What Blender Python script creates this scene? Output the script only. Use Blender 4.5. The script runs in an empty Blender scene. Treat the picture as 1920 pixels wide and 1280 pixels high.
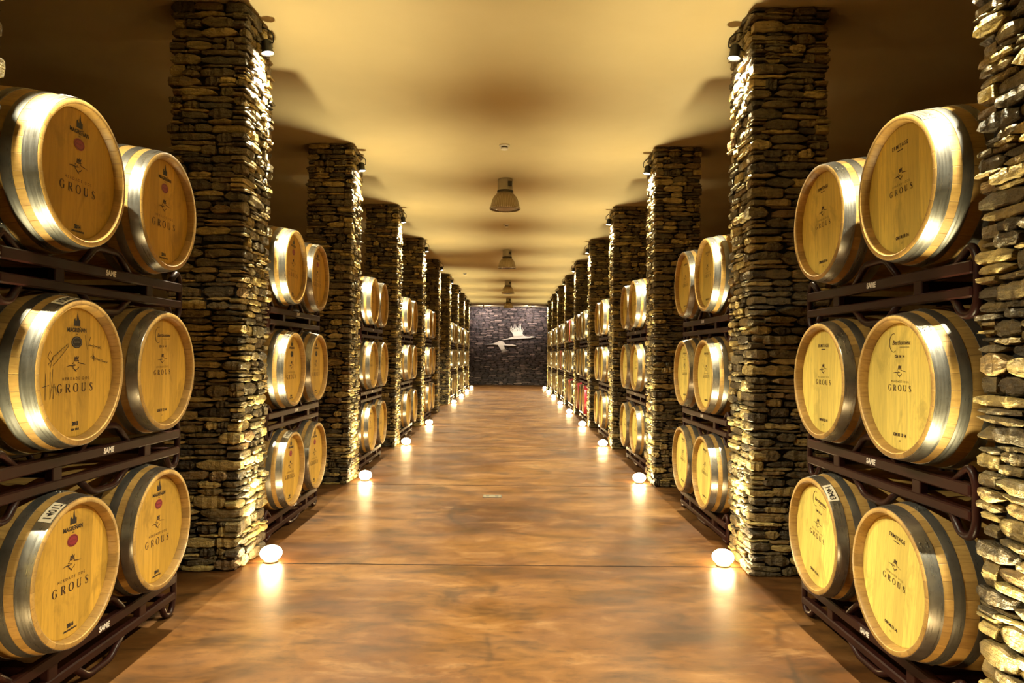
import bpy, math, random
import numpy as np
from mathutils import Vector, Matrix
PI = math.pi
random.seed(7)
sc = bpy.context.scene
COL = sc.collection

# ------------------------------------------------------------------ measures (metres; X across, Y along the aisle, Z up)
CAM_H, CEIL = 1.42, 3.733
FACE_L, FACE_R = -1.748, 1.583          # aisle faces of the two pillar rows
P_NEAR, P_STEP, P_T = 4.604, 3.122, 0.503
HEAD_L, HEAD_R = -1.704, 1.548          # planes of the barrel heads
GLOBE_L, GLOBE_R = -1.613, 1.465
WALL_Y = 34.0
N_P = 9

# ------------------------------------------------------------------ helpers
def link(o, parent=None):
    COL.objects.link(o)
    if parent is not None: o.parent = parent
    return o
def tag(o, label=None, cat=None, group=None, kind=None):
    if label: o['label'] = label
    if cat: o['category'] = cat
    if group: o['group'] = group
    if kind: o['kind'] = kind
    return o
def empty(name, loc, rot=(0,0,0)):
    o = bpy.data.objects.new(name, None); o.empty_display_size = .1
    o.location = loc; o.rotation_euler = rot
    return link(o)
class MB:
    """collects vertices and faces, then becomes one mesh"""
    def __init__(s): s.v=[]; s.f=[]; s.m=[]
    def add(s, vs, fs, mi=0):
        n=len(s.v); s.v += [tuple(v) for v in vs]; s.f += [tuple(i+n for i in f) for f in fs]; s.m += [mi]*len(fs); return s
    def box(s, c, d, rot=None, mi=0, bev=0):
        x,y,z = d[0]/2,d[1]/2,d[2]/2
        if bev:
            b=min(bev,x*.9,y*.9,z*.9); vs=[]
            for sx in (-1,1):
                for sy in (-1,1):
                    for sz in (-1,1):
                        vs += [Vector((sx*(x-b),sy*(y-b),sz*z)),Vector((sx*(x-b),sy*y,sz*(z-b))),Vector((sx*x,sy*(y-b),sz*(z-b)))]
            def I(sx,sy,sz,k): return ((sx>0)*4+(sy>0)*2+(sz>0))*3+k
            fs=[]
            for q in (-1,1):
                fs.append([I(-1,-1,q,0),I(1,-1,q,0),I(1,1,q,0),I(-1,1,q,0)][::q])
                fs.append([I(-1,q,-1,1),I(1,q,-1,1),I(1,q,1,1),I(-1,q,1,1)][::-q])
                fs.append([I(q,-1,-1,2),I(q,1,-1,2),I(q,1,1,2),I(q,-1,1,2)][::q])
            for a in (-1,1):
                for b2 in (-1,1):
                    fs.append([I(-1,a,b2,0),I(1,a,b2,0),I(1,a,b2,1),I(-1,a,b2,1)])
                    fs.append([I(a,-1,b2,0),I(a,1,b2,0),I(a,1,b2,2),I(a,-1,b2,2)])
                    fs.append([I(a,b2,-1,1),I(a,b2,1,1),I(a,b2,1,2),I(a,b2,-1,2)])
                    for c2 in (-1,1): fs.append([I(a,b2,c2,0),I(a,b2,c2,1),I(a,b2,c2,2)])
        else:
            vs=[Vector((sx*x,sy*y,sz*z)) for sx in (-1,1) for sy in (-1,1) for sz in (-1,1)]
            fs=[(0,1,3,2),(4,6,7,5),(0,4,5,1),(2,3,7,6),(0,2,6,4),(1,5,7,3)]
        if rot is not None: vs=[rot@v for v in vs]
        c=Vector(c); return s.add([v+c for v in vs],fs,mi)
    def tube(s, pts, r, n=10, mi=0, caps=True):
        pts=[Vector(p) for p in pts]; rings=[]; up=None
        for i,p in enumerate(pts):
            t=((pts[min(i+1,len(pts)-1)]-p).normalized()+(p-pts[max(i-1,0)]).normalized())
            t=t.normalized() if t.length>1e-9 else Vector((0,0,1))
            if up is None:
                up = Vector((1,0,0)) if abs(t.x)<.8 else Vector((0,1,0))
            up=(up-t*up.dot(t)).normalized(); w=t.cross(up)
            rr = r[i] if isinstance(r,(list,tuple)) else r
            rings.append([p+(up*math.cos(a)+w*math.sin(a))*rr for a in [2*PI*k/n for k in range(n)]])
        vs=[v for q in rings for v in q]; fs=[]
        for i in range(len(rings)-1):
            for k in range(n):
                a=i*n+k; b=i*n+(k+1)%n; fs.append((a,b,b+n,a+n))
        if caps: fs += [tuple(range(n))[::-1], tuple((len(rings)-1)*n+k for k in range(n))]
        return s.add(vs,fs,mi)
    def lathe(s, prof, n=32, axis='z', c=(0,0,0), mi=0, close=False):
        """prof: (r, h) pairs turned about the axis"""
        vs=[]; c=Vector(c)
        for r,h in prof:
            for k in range(n):
                a=2*PI*k/n
                vs.append(c+(Vector((r*math.cos(a),r*math.sin(a),h)) if axis=='z' else Vector((h,r*math.cos(a),r*math.sin(a)))))
        fs=[]; m=len(prof); rng=m if close else m-1
        for i in range(rng):
            j=(i+1)%m
            for k in range(n):
                k2=(k+1)%n
                fs.append((i*n+k,i*n+k2,j*n+k2,j*n+k))
        return s.add(vs,fs,mi)
    def disc(s, c, r, axis='z', n=32, mi=0, flip=False):
        c=Vector(c); vs=[]
        for k in range(n):
            a=2*PI*k/n
            vs.append(c+(Vector((r*math.cos(a),r*math.sin(a),0)) if axis=='z' else Vector((0,r*math.cos(a),r*math.sin(a)))))
        f=tuple(range(n)); return s.add(vs,[f[::-1] if flip else f],mi)
    def mesh(s, name, mats, smooth=True):
        me=bpy.data.meshes.new(name); me.from_pydata(s.v,[],s.f)
        for m in (mats if isinstance(mats,(list,tuple)) else [mats]): me.materials.append(m)
        me.polygons.foreach_set('material_index', s.m)
        if smooth: me.polygons.foreach_set('use_smooth',[True]*len(s.f))
        me.update(); return me
    def build(s, name, mats, parent=None, smooth=True, sharp=None):
        me=s.mesh(name,mats,smooth)
        if sharp is not None: me.set_sharp_from_angle(angle=sharp)
        return link(bpy.data.objects.new(name,me),parent)
def rounded(pts, r=.03, n=5):
    """rounds the corners of a polyline (bent pipe)"""
    pts=[Vector(p) for p in pts]; out=[pts[0]]
    for i in range(1,len(pts)-1):
        a,b,c=pts[i-1],pts[i],pts[i+1]; d1=(a-b); d2=(c-b)
        k=min(r,d1.length*.48,d2.length*.48); p=b+d1.normalized()*k; q=b+d2.normalized()*k
        for j in range(n+1):
            t=j/n; out.append((1-t)**2*p+2*t*(1-t)*b+t*t*q)
    return out+[pts[-1]]
def copy_tree(o, parent=None):
    c=o.copy(); COL.objects.link(c); c.parent=parent
    for ch in list(o.children): copy_tree(ch,c)
    return c

# ------------------------------------------------------------------ materials
class NT:
    def __init__(s,name):
        s.mat=bpy.data.materials.new(name); s.mat.use_nodes=True; s.t=s.mat.node_tree; s.n=s.t.nodes
        s.b=s.n['Principled BSDF']
    def node(s,typ,**kw):
        n=s.n.new(typ)
        for k,v in kw.items():
            if k.startswith('i_'):
                key=k[2:]; n.inputs[int(key) if key.isdigit() else key.replace('_',' ')].default_value=v
            else: setattr(n,k,v)
        return n
    def l(s,a,b): s.t.links.new(a,b)
    def ramp(s,fac,stops,interp='LINEAR'):
        r=s.node('ShaderNodeValToRGB'); r.color_ramp.interpolation=interp; e=r.color_ramp.elements
        while len(e)<len(stops): e.new(.5)
        for q,(p,c) in zip(e,stops): q.position=p; q.color=(*c,1) if len(c)==3 else c
        s.l(fac,r.inputs[0]); return r.outputs[0]
    def noise(s,vec,scale,detail=4,rough=.55,dist=0):
        n=s.node('ShaderNodeTexNoise'); n.inputs['Scale'].default_value=scale; n.inputs['Detail'].default_value=detail
        n.inputs['Roughness'].default_value=rough; n.inputs['Distortion'].default_value=dist
        if vec is not None: s.l(vec,n.inputs['Vector'])
        return n.outputs['Fac']
    def mix(s,a,b,fac,blend='MIX'):
        m=s.node('ShaderNodeMix',data_type='RGBA',blend_type=blend)
        for inp,v in ((m.inputs[0],fac),(m.inputs[6],a),(m.inputs[7],b)):
            if isinstance(v,(int,float)): inp.default_value=v
            elif isinstance(v,tuple): inp.default_value=(*v,1)
            else: s.l(v,inp)
        return m.outputs[2]
    def math(s,op,a,b=0):
        m=s.node('ShaderNodeMath',operation=op)
        for inp,v in zip(m.inputs,(a,b)):
            if isinstance(v,(int,float)): inp.default_value=v
            else: s.l(v,inp)
        return m.outputs[0]
    def map(s,vec,scale=(1,1,1),loc=(0,0,0),rot=(0,0,0)):
        m=s.node('ShaderNodeMapping'); m.inputs['Scale'].default_value=scale; m.inputs['Location'].default_value=loc; m.inputs['Rotation'].default_value=rot
        s.l(vec,m.inputs['Vector']); return m.outputs[0]
    def bump(s,h,strength=.3,dist=.01,normal=None):
        b=s.node('ShaderNodeBump'); b.inputs['Strength'].default_value=strength; b.inputs['Distance'].default_value=dist
        s.l(h,b.inputs['Height'])
        if normal is not None: s.l(normal,b.inputs['Normal'])
        s.l(b.outputs[0],s.b.inputs['Normal']); return b.outputs[0]
    def set(s,**kw):
        for k,v in kw.items():
            i=s.b.inputs[k.replace('_',' ')]
            if isinstance(v,(int,float)): i.default_value=v
            elif isinstance(v,tuple): i.default_value=(*v,1)
            else: s.l(v,i)
        return s.mat
def simple(name,col,rough=.5,metal=0.,var=.12,scale=8,spec=.5):
    t=NT(name); co=t.node('ShaderNodeTexCoord').outputs['Object']
    n=t.noise(co,scale)
    lo=tuple(c*(1-var) for c in col); hi=tuple(min(1,c*(1+var)) for c in col)
    return t.set(Base_Color=t.ramp(n,[(.3,lo),(.7,hi)]),Roughness=rough,Metallic=metal,Specular_IOR_Level=spec)
def emit(name,col,strength):
    t=NT(name); co=t.node('ShaderNodeTexCoord').outputs['Object']
    t.set(Base_Color=(.9,.85,.75),Roughness=.3)
    t.b.inputs['Emission Color'].default_value=(*col,1); t.b.inputs['Emission Strength'].default_value=strength
    return t.mat

def m_stone(name, cols, rough=.34, bscale=55, spec=.65):
    t=NT(name); g=t.node('ShaderNodeNewGeometry'); co=t.node('ShaderNodeTexCoord').outputs['Object']
    rnd=g.outputs['Random Per Island']
    base=t.ramp(rnd,cols)
    n=t.noise(co,22,5,.6); n2=t.noise(t.map(co,(14,14,60)),1.0,4,.6)
    c=t.mix(base,(.30,.20,.10),t.math('MULTIPLY',t.ramp(n,[(.5,(0,0,0)),(.75,(1,1,1))]),.35))
    c=t.mix(c,(.02,.016,.012),t.math('MULTIPLY',t.ramp(n2,[(.35,(1,1,1)),(.55,(0,0,0))]),.55))
    h=t.math('ADD',t.noise(co,bscale,6,.62),t.math('MULTIPLY',n2,.8))
    t.bump(h,.9,.016)
    r=t.ramp(t.noise(co,40,3),[(.3,(rough-.1,)*3),(.7,(rough+.16,)*3)])
    return t.set(Base_Color=c,Roughness=r,Specular_IOR_Level=spec)
M_STONE=m_stone('stacked_slate',[(0,(.035,.025,.010)),(.20,(.10,.072,.027)),(.42,(.22,.155,.052)),(.58,(.085,.070,.034)),(.74,(.37,.265,.085)),(.88,(.60,.46,.155)),(1,(.19,.105,.038))])
M_DARKSTONE=m_stone('dark_ledge_stone',[(0,(.02,.015,.019)),(.45,(.06,.042,.046)),(.8,(.11,.078,.076)),(1,(.36,.27,.23))],.38)
M_CORE=simple('dark_mortar',(.010,.008,.006),.95)

def m_concrete():
    t=NT('polished_concrete'); co=t.node('ShaderNodeTexCoord').outputs['Object']
    a=t.noise(t.map(co,(.8,1.1,1)),.8,8,.62,.5); b=t.noise(t.map(co,(.7,1.6,1)),2.6,9,.68,.6); c=t.noise(t.map(co,(1,2.2,1)),9,8,.7)
    col=t.ramp(a,[(.30,(.030,.010,.0022)),(.44,(.058,.022,.0048)),(.58,(.094,.041,.0105)),(.74,(.14,.073,.023))])
    col=t.mix(col,(.020,.0095,.003),t.math('MULTIPLY',t.ramp(b,[(.36,(1,1,1)),(.52,(0,0,0))]),.75))
    col=t.mix(col,(.19,.105,.042),t.math('MULTIPLY',t.ramp(b,[(.55,(0,0,0)),(.72,(1,1,1))]),.5))
    col=t.mix(col,(.016,.007,.0025),t.math('MULTIPLY',t.ramp(c,[(.34,(1,1,1)),(.47,(0,0,0))]),.5))
    # hairline cracks, broken up so that they fade in and out
    v=t.node('ShaderNodeTexVoronoi',feature='DISTANCE_TO_EDGE'); v.inputs['Scale'].default_value=.62
    dn=t.node('ShaderNodeTexNoise'); dn.inputs['Scale'].default_value=3.0; dn.inputs['Detail'].default_value=4; t.l(co,dn.inputs['Vector'])
    wp=t.node('ShaderNodeMix',data_type='RGBA',blend_type='LINEAR_LIGHT'); wp.inputs[0].default_value=.07
    t.l(co,wp.inputs[6]); t.l(dn.outputs['Color'],wp.inputs[7]); t.l(wp.outputs[2],v.inputs['Vector'])
    ck=t.math('MULTIPLY',t.ramp(v.outputs['Distance'],[(0,(1,1,1)),(.016,(0,0,0))]),t.ramp(t.noise(co,1.1,4),[(.50,(0,0,0)),(.60,(1,1,1))]))
    col=t.mix(col,(.010,.0055,.002),t.math('MULTIPLY',ck,.6))
    t.bump(t.math('ADD',t.math('MULTIPLY',b,.4),t.math('MULTIPLY',c,.15)),.10,.01)
    r=t.ramp(t.noise(co,2.2,5),[(.3,(.29,)*3),(.7,(.50,)*3)])
    return t.set(Base_Color=col,Roughness=r,Specular_IOR_Level=.20)
M_FLOOR=m_concrete()
def m_ceiling():
    t=NT('painted_plaster'); co=t.node('ShaderNodeTexCoord').outputs['Object']
    a=t.noise(co,.7,4); f=t.noise(co,90,3)
    t.bump(f,.08,.004)
    return t.set(Base_Color=t.ramp(a,[(.3,(.55,.455,.26)),(.7,(.64,.535,.32))]),Roughness=.75,Specular_IOR_Level=.25)
M_CEIL=m_ceiling()
M_WALL=simple('side_plaster',(.30,.24,.14),.8)

def m_barrel_wood(name, tint, dark=1.0, stain=None):
    """long staves running along local X"""
    t=NT(name); co=t.node('ShaderNodeTexCoord').outputs['Object']
    sp=t.node('ShaderNodeSeparateXYZ'); t.l(co,sp.inputs[0])
    ang=t.math('ARCTAN2',sp.outputs[2],sp.outputs[1]); q=t.math('MULTIPLY',t.math('ADD',ang,PI),30/(2*PI))
    idx=t.math('FLOOR',q); fr=t.math('FRACT',q)
    info=t.node('ShaderNodeObjectInfo').outputs['Random']
    wn=t.node('ShaderNodeTexWhiteNoise',noise_dimensions='2D'); cb=t.node('ShaderNodeCombineXYZ'); t.l(idx,cb.inputs[0]); t.l(info,cb.inputs[1]); t.l(cb.outputs[0],wn.inputs['Vector'])
    base=t.ramp(wn.outputs['Value'],[(0,tuple(c*.72*dark for c in tint)),(.5,tuple(c*.95*dark for c in tint)),(1,tuple(min(1,c*1.15*dark) for c in tint))])
    gr=t.noise(t.map(co,(4,55,55)),1.6,5,.6,.3); bl=t.noise(co,5,4)
    base=t.mix(base,(.16*dark,.07*dark,.02*dark),t.math('MULTIPLY',t.ramp(gr,[(.32,(1,1,1)),(.55,(0,0,0))]),.4))
    base=t.mix(base,(.20*dark,.09*dark,.03*dark),t.math('MULTIPLY',t.ramp(bl,[(.30,(1,1,1)),(.48,(0,0,0))]),.35))
    if stain:
        ax=t.math('ABSOLUTE',sp.outputs[0])
        k=t.ramp(ax,[(.425,(1,1,1)),(.44,(0,0,0))]); base=t.mix(base,stain,t.math('MULTIPLY',k,.92))
    seam=t.ramp(t.math('ABSOLUTE',t.math('SUBTRACT',fr,.5)),[(.475,(0,0,0)),(.5,(1,1,1))])
    base=t.mix(base,(.12,.06,.02),t.math('MULTIPLY',seam,.6))
    t.bump(t.math('SUBTRACT',t.math('MULTIPLY',gr,.3),seam),.35,.003)
    return t.set(Base_Color=base,Roughness=.48,Specular_IOR_Level=.4)
def m_head_wood(name, tint):
    """upright boards across the barrel head (local Y)"""
    t=NT(name); co=t.node('ShaderNodeTexCoord').outputs['Object']
    sp=t.node('ShaderNodeSeparateXYZ'); t.l(co,sp.inputs[0])
    info=t.node('ShaderNodeObjectInfo').outputs['Random']
    q=t.math('ADD',t.math('MULTIPLY',sp.outputs[1],13.),t.math('MULTIPLY',info,5)); idx=t.math('FLOOR',q); fr=t.math('FRACT',q)
    wn=t.node('ShaderNodeTexWhiteNoise',noise_dimensions='2D'); cb=t.node('ShaderNodeCombineXYZ'); t.l(idx,cb.inputs[0]); t.l(info,cb.inputs[1]); t.l(cb.outputs[0],wn.inputs['Vector'])
    base=t.ramp(wn.outputs['Value'],[(0,tuple(c*.74 for c in tint)),(1,tuple(min(1,c*1.12) for c in tint))])
    off=t.node('ShaderNodeVectorMath',operation='ADD'); cb2=t.node('ShaderNodeCombineXYZ'); 
    for i in range(3): t.l(t.math('MULTIPLY',info,17.),cb2.inputs[i])
    t.l(co,off.inputs[0]); t.l(cb2.outputs[0],off.inputs[1]); v=off.outputs[0]
    gr=t.noise(t.map(v,(1,60,5)),1.4,5,.6,.4); bl=t.noise(t.map(v,(1,7,4)),1.,5,.65,.6)
    base=t.mix(base,tuple(c*.45 for c in tint),t.math('MULTIPLY',t.ramp(gr,[(.3,(1,1,1)),(.55,(0,0,0))]),.4))
    base=t.mix(base,tuple(c*.42 for c in tint),t.math('MULTIPLY',t.ramp(bl,[(.34,(1,1,1)),(.46,(0,0,0))]),.5))
    seam=t.ramp(t.math('ABSOLUTE',t.math('SUBTRACT',fr,.5)),[(.488,(0,0,0)),(.5,(1,1,1))])
    base=t.mix(base,tuple(c*.3 for c in tint),t.math('MULTIPLY',seam,.6))
    t.bump(gr,.12,.002)
    return t.set(Base_Color=base,Roughness=.5,Specular_IOR_Level=.35)
M_OAK=m_barrel_wood('oak_staves',(.43,.265,.075))
M_OAK_OLD=m_barrel_wood('old_oak_staves',(.40,.29,.10),.8)
M_OAK_RED=m_barrel_wood('oak_staves_wine_red',(.40,.24,.10),1,(.50,.030,.055))
M_HEAD_WARM=m_head_wood('oak_head_warm',(.60,.35,.050))
M_HEAD_PALE=m_head_wood('oak_head_pale',(.90,.70,.16))
def m_hoop(name='galvanised_hoop',g=.95):
    t=NT(name); co=t.node('ShaderNodeTexCoord').outputs['Object']
    info=t.node('ShaderNodeObjectInfo').outputs['Random']
    a=t.noise(co,9,5,.6); b=t.noise(t.map(co,(120,6,6)),1.,3)
    col=t.ramp(a,[(.3,(.27*g,.265*g,.235*g)),(.55,(.40*g,.39*g,.35*g)),(.8,(.50*g,.49*g,.44*g))])
    col=t.mix(col,(.20,.17,.13),t.math('MULTIPLY',t.ramp(t.noise(co,22,5,.7),[(.30,(1,1,1)),(.42,(0,0,0))]),.5))
    t.bump(t.math('ADD',t.math('MULTIPLY',b,.5),a),.09,.002)
    return t.set(Base_Color=col,Roughness=t.ramp(b,[(.3,(.25,)*3),(.7,(.37,)*3)]),Metallic=.9)
M_HOOP=m_hoop()
M_HOOP_OLD=m_hoop('tarnished_hoop',.35)
M_RACK=simple('maroon_rack_steel',(.020,.0055,.0040),.34,.0,.25,5,.2)
M_INK=simple('dark_brown_ink',(.045,.022,.010),.6)
M_INK2=simple('black_ink',(.02,.016,.014),.6)
M_REDSEAL=simple('red_seal',(.26,.018,.035),.35)
M_PAPER=simple('paper_label',(.78,.70,.52),.6,var=.05)
M_SILVER=simple('silver_lettering',(.75,.72,.66),.4,.2)
M_BLACK=simple('black_lamp_metal',(.02,.02,.022),.35,.3)
M_ALU=simple('lamp_grey_aluminium',(.42,.38,.28),.45,.35)
M_WHITEPL=simple('white_plastic',(.72,.68,.58),.5)
M_BRASS=simple('floor_box_metal',(.10,.08,.045),.5,.2)
M_CRANE=simple('pale_cut_metal',(.92,.88,.76),.45,.0,var=.05)
def m_reflector():
    t=NT('ribbed_clear_reflector'); co=t.node('ShaderNodeTexCoord').outputs['Object']
    sp=t.node('ShaderNodeSeparateXYZ'); t.l(co,sp.inputs[0])
    r=t.math('SINE',t.math('MULTIPLY',t.math('ARCTAN2',sp.outputs[1],sp.outputs[0]),48.))
    t.bump(r,.5,.004)
    return t.set(Base_Color=t.ramp(r,[(.0,(.34,.27,.15)),(1,(.60,.50,.32))]),Roughness=.28,Metallic=.35)
M_REFL=m_reflector()
M_GLOBE=emit('glowing_globe_glass',(1,.70,.32),64)
M_BULB=emit('lamp_bulb_glow',(1,.80,.48),120)

# ------------------------------------------------------------------ camera (pitch up ~1.1 deg, roll ~0.55 deg)
ya,pi_,ro = .00255,.01944,.00965
def Rm(i,j,a):
    m=np.eye(3); c,s=math.cos(a),math.sin(a); m[i,i]=c; m[j,j]=c; m[i,j]=-s; m[j,i]=s; return m
M3 = Rm(0,1,-ro) @ Rm(1,2,pi_) @ Rm(0,2,ya)       # (x, up, forward) -> camera
def row(r): return Vector((r[0],r[2],r[1]))
cam=bpy.data.cameras.new('camera'); co_=bpy.data.objects.new('camera',cam); COL.objects.link(co_)
right,up,fwd=row(M3[0]),row(M3[1]),row(M3[2])
mw=Matrix(((right.x,up.x,-fwd.x,0),(right.y,up.y,-fwd.y,0),(right.z,up.z,-fwd.z,CAM_H),(0,0,0,1)))
co_.matrix_world=mw; cam.sensor_width=36; cam.lens=1323.65/1920*36; cam.clip_start=.05; cam.clip_end=200
sc.camera=co_

# ------------------------------------------------------------------ room shell
HALF=6.2; Y0=-4.0
def struct(name,mb,m,smooth=False):
    o=mb.build(name,m,None,smooth); o['kind']='structure'; return o
struct('floor',MB().box((0,(Y0+WALL_Y)/2,-.05),(2*HALF,WALL_Y-Y0,.10)),M_FLOOR)
struct('ceiling',MB().box((0,(Y0+WALL_Y)/2,CEIL+.05),(2*HALF,WALL_Y-Y0,.10)),M_CEIL)
struct('wall_left',MB().box((-HALF-.1,(Y0+WALL_Y)/2,CEIL/2),(.2,WALL_Y-Y0,CEIL+.2)),M_WALL)
struct('wall_right',MB().box((HALF+.1,(Y0+WALL_Y)/2,CEIL/2),(.2,WALL_Y-Y0,CEIL+.2)),M_WALL)
struct('wall_front',MB().box((0,Y0-.1,CEIL/2),(2*HALF,.2,CEIL+.2)),M_WALL)
# floor joints: shallow dark saw cuts, one per pillar row
M_JOINT=simple('joint_filler',(.012,.006,.003),.8,var=.5,scale=30,spec=.1)
for i,y in enumerate((4.80,7.72,10.9,14.0,17.2)):
    mb=MB(); n=60; rr=random.Random(i)
    pts=[(-2.6+5.2*k/n, y+rr.uniform(-.004,.004), rr.uniform(.004,.009)) for k in range(n+1)]
    vs=[];fs=[]
    for x,yy,w in pts: vs += [(x,yy-w,.0012),(x,yy+w,.0012),(x,yy+w*.5,-.004),(x,yy-w*.5,-.004)]
    for k in range(n): a=4*k; fs += [(a,a+4,a+5,a+1),(a+1,a+5,a+6,a+2),(a,a+3,a+7,a+4)]
    o=mb.add(vs,fs).build('trim_%d'%(i+1),M_JOINT,None,False); o['kind']='structure'

# ------------------------------------------------------------------ dry-stacked slate
def stone(mb, L, H, D, origin, U, N, rr, st=8):
    """one slate: L along U, H up, D deep, front face towards N"""
    Z=Vector((0,0,1)); vs=[]; h=H/2; tilt=rr.uniform(-.035,.035); sk=rr.uniform(-.25,.25)
    e0,e1=rr.uniform(.12,.85),rr.uniform(.12,.85); out=rr.choice((rr.uniform(-.010,.008),rr.uniform(-.004,.014)))
    ph=rr.uniform(0,6.3)
    bulge=rr.uniform(-.25,.30); yaw=rr.uniform(-.05,.05)
    for i in range(st):
        t=i/(st-1); u=(t-.5)*L
        edge=min(t,1-t)*(st-1)
        k=1.0
        if edge<1: k=(e0 if t<.5 else e1)
        elif edge<2: k=.5+.5*(e0 if t<.5 else e1)**.6
        hu=h*k*(1+rr.uniform(-.20,.14)); hd=h*k*(1+rr.uniform(-.20,.14))
        f=out+rr.uniform(-.0055,.0055)+.003*math.sin(ph+t*5)-(.008 if edge<1 else 0)
        f+=u*yaw; fs_=rr.uniform(-.0015,.0015)
        zc=u*tilt+rr.uniform(-.0015,.0015)
        ring=[(-D,-hd),(f-.009,-hd),(f-.002+rr.uniform(-.0015,.0015),-hd*.80),(f+h*bulge*.2+fs_,hd*sk),(f-.002+rr.uniform(-.0015,.0015),hu*.80),(f-.009,hu),(-D,hu)]
        for d,w in ring: vs.append(origin+U*(u+rr.uniform(-.003,.003))+N*d+Z*(w+zc))
    fs=[]
    for i in range(st-1):
        for k in range(7):
            a=i*7+k; b=i*7+(k+1)%7; fs.append((a,b,b+7,a+7))
    fs += [tuple(range(7))[::-1],tuple((st-1)*7+k for k in range(7))]
    mb.add(vs,fs)
def stack_face(mb, p0, U, N, length, z0, bh, rr, D, smin=.08, smax=.25):
    x=rr.uniform(-.02,.0)
    while x<length-.02:
        L=rr.uniform(smin,smax)
        if length-(x+L)<smin*.7: L=length-x
        n=max(1,min(4,int(round(bh/rr.uniform(.024,.064)))))
        cuts=sorted([rr.uniform(.18,.82) for _ in range(n-1)]); cuts=[0]+cuts+[1]
        for a,b in zip(cuts,cuts[1:]):
            H=(b-a)*bh
            if H<.010: continue
            dx=rr.uniform(-.012,.012)
            stone(mb,L*rr.uniform(.92,1.03),H*rr.uniform(.86,1.02),D,p0+U*(x+L/2+dx)+Vector((0,0,z0+(a+b)/2*bh)),U,N,rr)
        x+=L+.001
def pillar_mesh(seed,W,T,H):
    """W across (x), T along (y); centred in plan"""
    rr=random.Random(seed); mb=MB(); D=.085; z=0
    odd=0; iw=D
    while z<H-.004:
        bh=rr.uniform(.055,.105)
        if H-(z+bh)<.04: bh=H-z
        bh_=bh
        fx = T if odd else T-2*iw; fy = W-2*iw if odd else W
        stack_face(mb,Vector(( W/2,-fx/2,0)),Vector((0,1,0)),Vector((1,0,0)),fx,z,bh_,rr,D)
        stack_face(mb,Vector((-W/2, fx/2,0)),Vector((0,-1,0)),Vector((-1,0,0)),fx,z,bh_,rr,D)
        stack_face(mb,Vector((-fy/2,-T/2,0)),Vector((1,0,0)),Vector((0,-1,0)),fy,z,bh_,rr,D)
        stack_face(mb,Vector(( fy/2, T/2,0)),Vector((-1,0,0)),Vector((0,1,0)),fy,z,bh_,rr,D)
        z+=bh; odd^=1
    # keep every slate inside floor and ceiling
    mb.v=[(a,b,min(max(c,.001),H-.001)) for a,b,c in mb.v]
    mb.box((0,0,H/2),(W-.07,T-.07,H-.004),mi=1)
    return mb.mesh('slate_pillar',[M_STONE,M_CORE],False)
PW=.50
PM=[pillar_mesh(s,PW,P_T,CEIL) for s in (11,12,13,14)]
ORD=['first','second','third','fourth','fifth','sixth','seventh','eighth','ninth','tenth']
def pillar_y(k): return P_NEAR+k*P_STEP+P_T/2      # k=0 is the first pillar fully in view
def py_center(side,k):
    if k==-1: return 2.135
    if k==-2: return 2.37-P_T/2-P_STEP
    return pillar_y(k)
for side in (-1,1):
    for k in range(-1,N_P):
        me=PM[(k*3+(side>0)+1)%4]
        o=link(bpy.data.objects.new('stone_pillar',me))
        cx=(FACE_R+PW/2) if side>0 else (FACE_L-PW/2)
        o.location=(cx,py_center(side,k),0)
        o.rotation_euler[2]= PI if ((k+side)%2) else 0
        sd='left' if side<0 else 'right'
        if k==-1: lab='nearest dry-stacked slate pillar, cut by the photo edge on the %s'%sd
        else:
            lab='dry-stacked slate pillar, %s fully visible one from the camera on the %s side'%(ORD[k],sd)
        tag(o,lab,'pillar','stone pillars along the %s side of the aisle'%sd)
# ------------------------------------------------------------------ far wall of ledge stone
rr=random.Random(5); mb=MB(); z=0; WW=7.2
while z<CEIL-.004:
    bh=rr.uniform(.07,.12)
    if CEIL-(z+bh)<.05: bh=CEIL-z
    stack_face(mb,Vector((-WW/2,WALL_Y-.10,0)),Vector((1,0,0)),Vector((0,-1,0)),WW,z,bh,rr,.09,.16,.42)
    z+=bh
mb.v=[(a,b,min(max(c,.001),CEIL-.001)) for a,b,c in mb.v]
mb.box((0,WALL_Y+.02,CEIL/2),(2*HALF,.2,CEIL),mi=1)
o=mb.build('wall_back',[M_DARKSTONE,M_CORE],None,False); o['kind']='structure'

# ------------------------------------------------------------------ cranes on the far wall
def wall_pt(px,py):
    """photo pixel -> x,z on the plane of the far wall"""
    d=WALL_Y-.127
    v=right*((px-960)/1323.65)+up*((640-py)/1323.65)+fwd
    t=d/v.y; return v.x*t, CAM_H+v.z*t
def zr(px,py): return wall_pt(880+px/8.0,570+py/8.0)
def flat_solid(polys,y,th,name,mat,parent=None):
    """polygons (lists of (x,z)) cut from a plate of thickness th, standing in front of the wall"""
    import bmesh
    bm=bmesh.new()
    for poly in polys:
        vs=[bm.verts.new((x,y-th,z)) for x,z in poly]; f=bm.faces.new(vs)
        r=bmesh.ops.extrude_face_region(bm,geom=[f])
        for e in r['geom']:
            if isinstance(e,bmesh.types.BMVert): e.co.y+=th
    bmesh.ops.triangulate(bm,faces=bm.faces[:]); bmesh.ops.recalc_face_normals(bm,faces=bm.faces)
    me=bpy.data.meshes.new(name); bm.to_mesh(me); bm.free(); me.materials.append(mat)
    return link(bpy.data.objects.new(name,me),parent)
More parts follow.
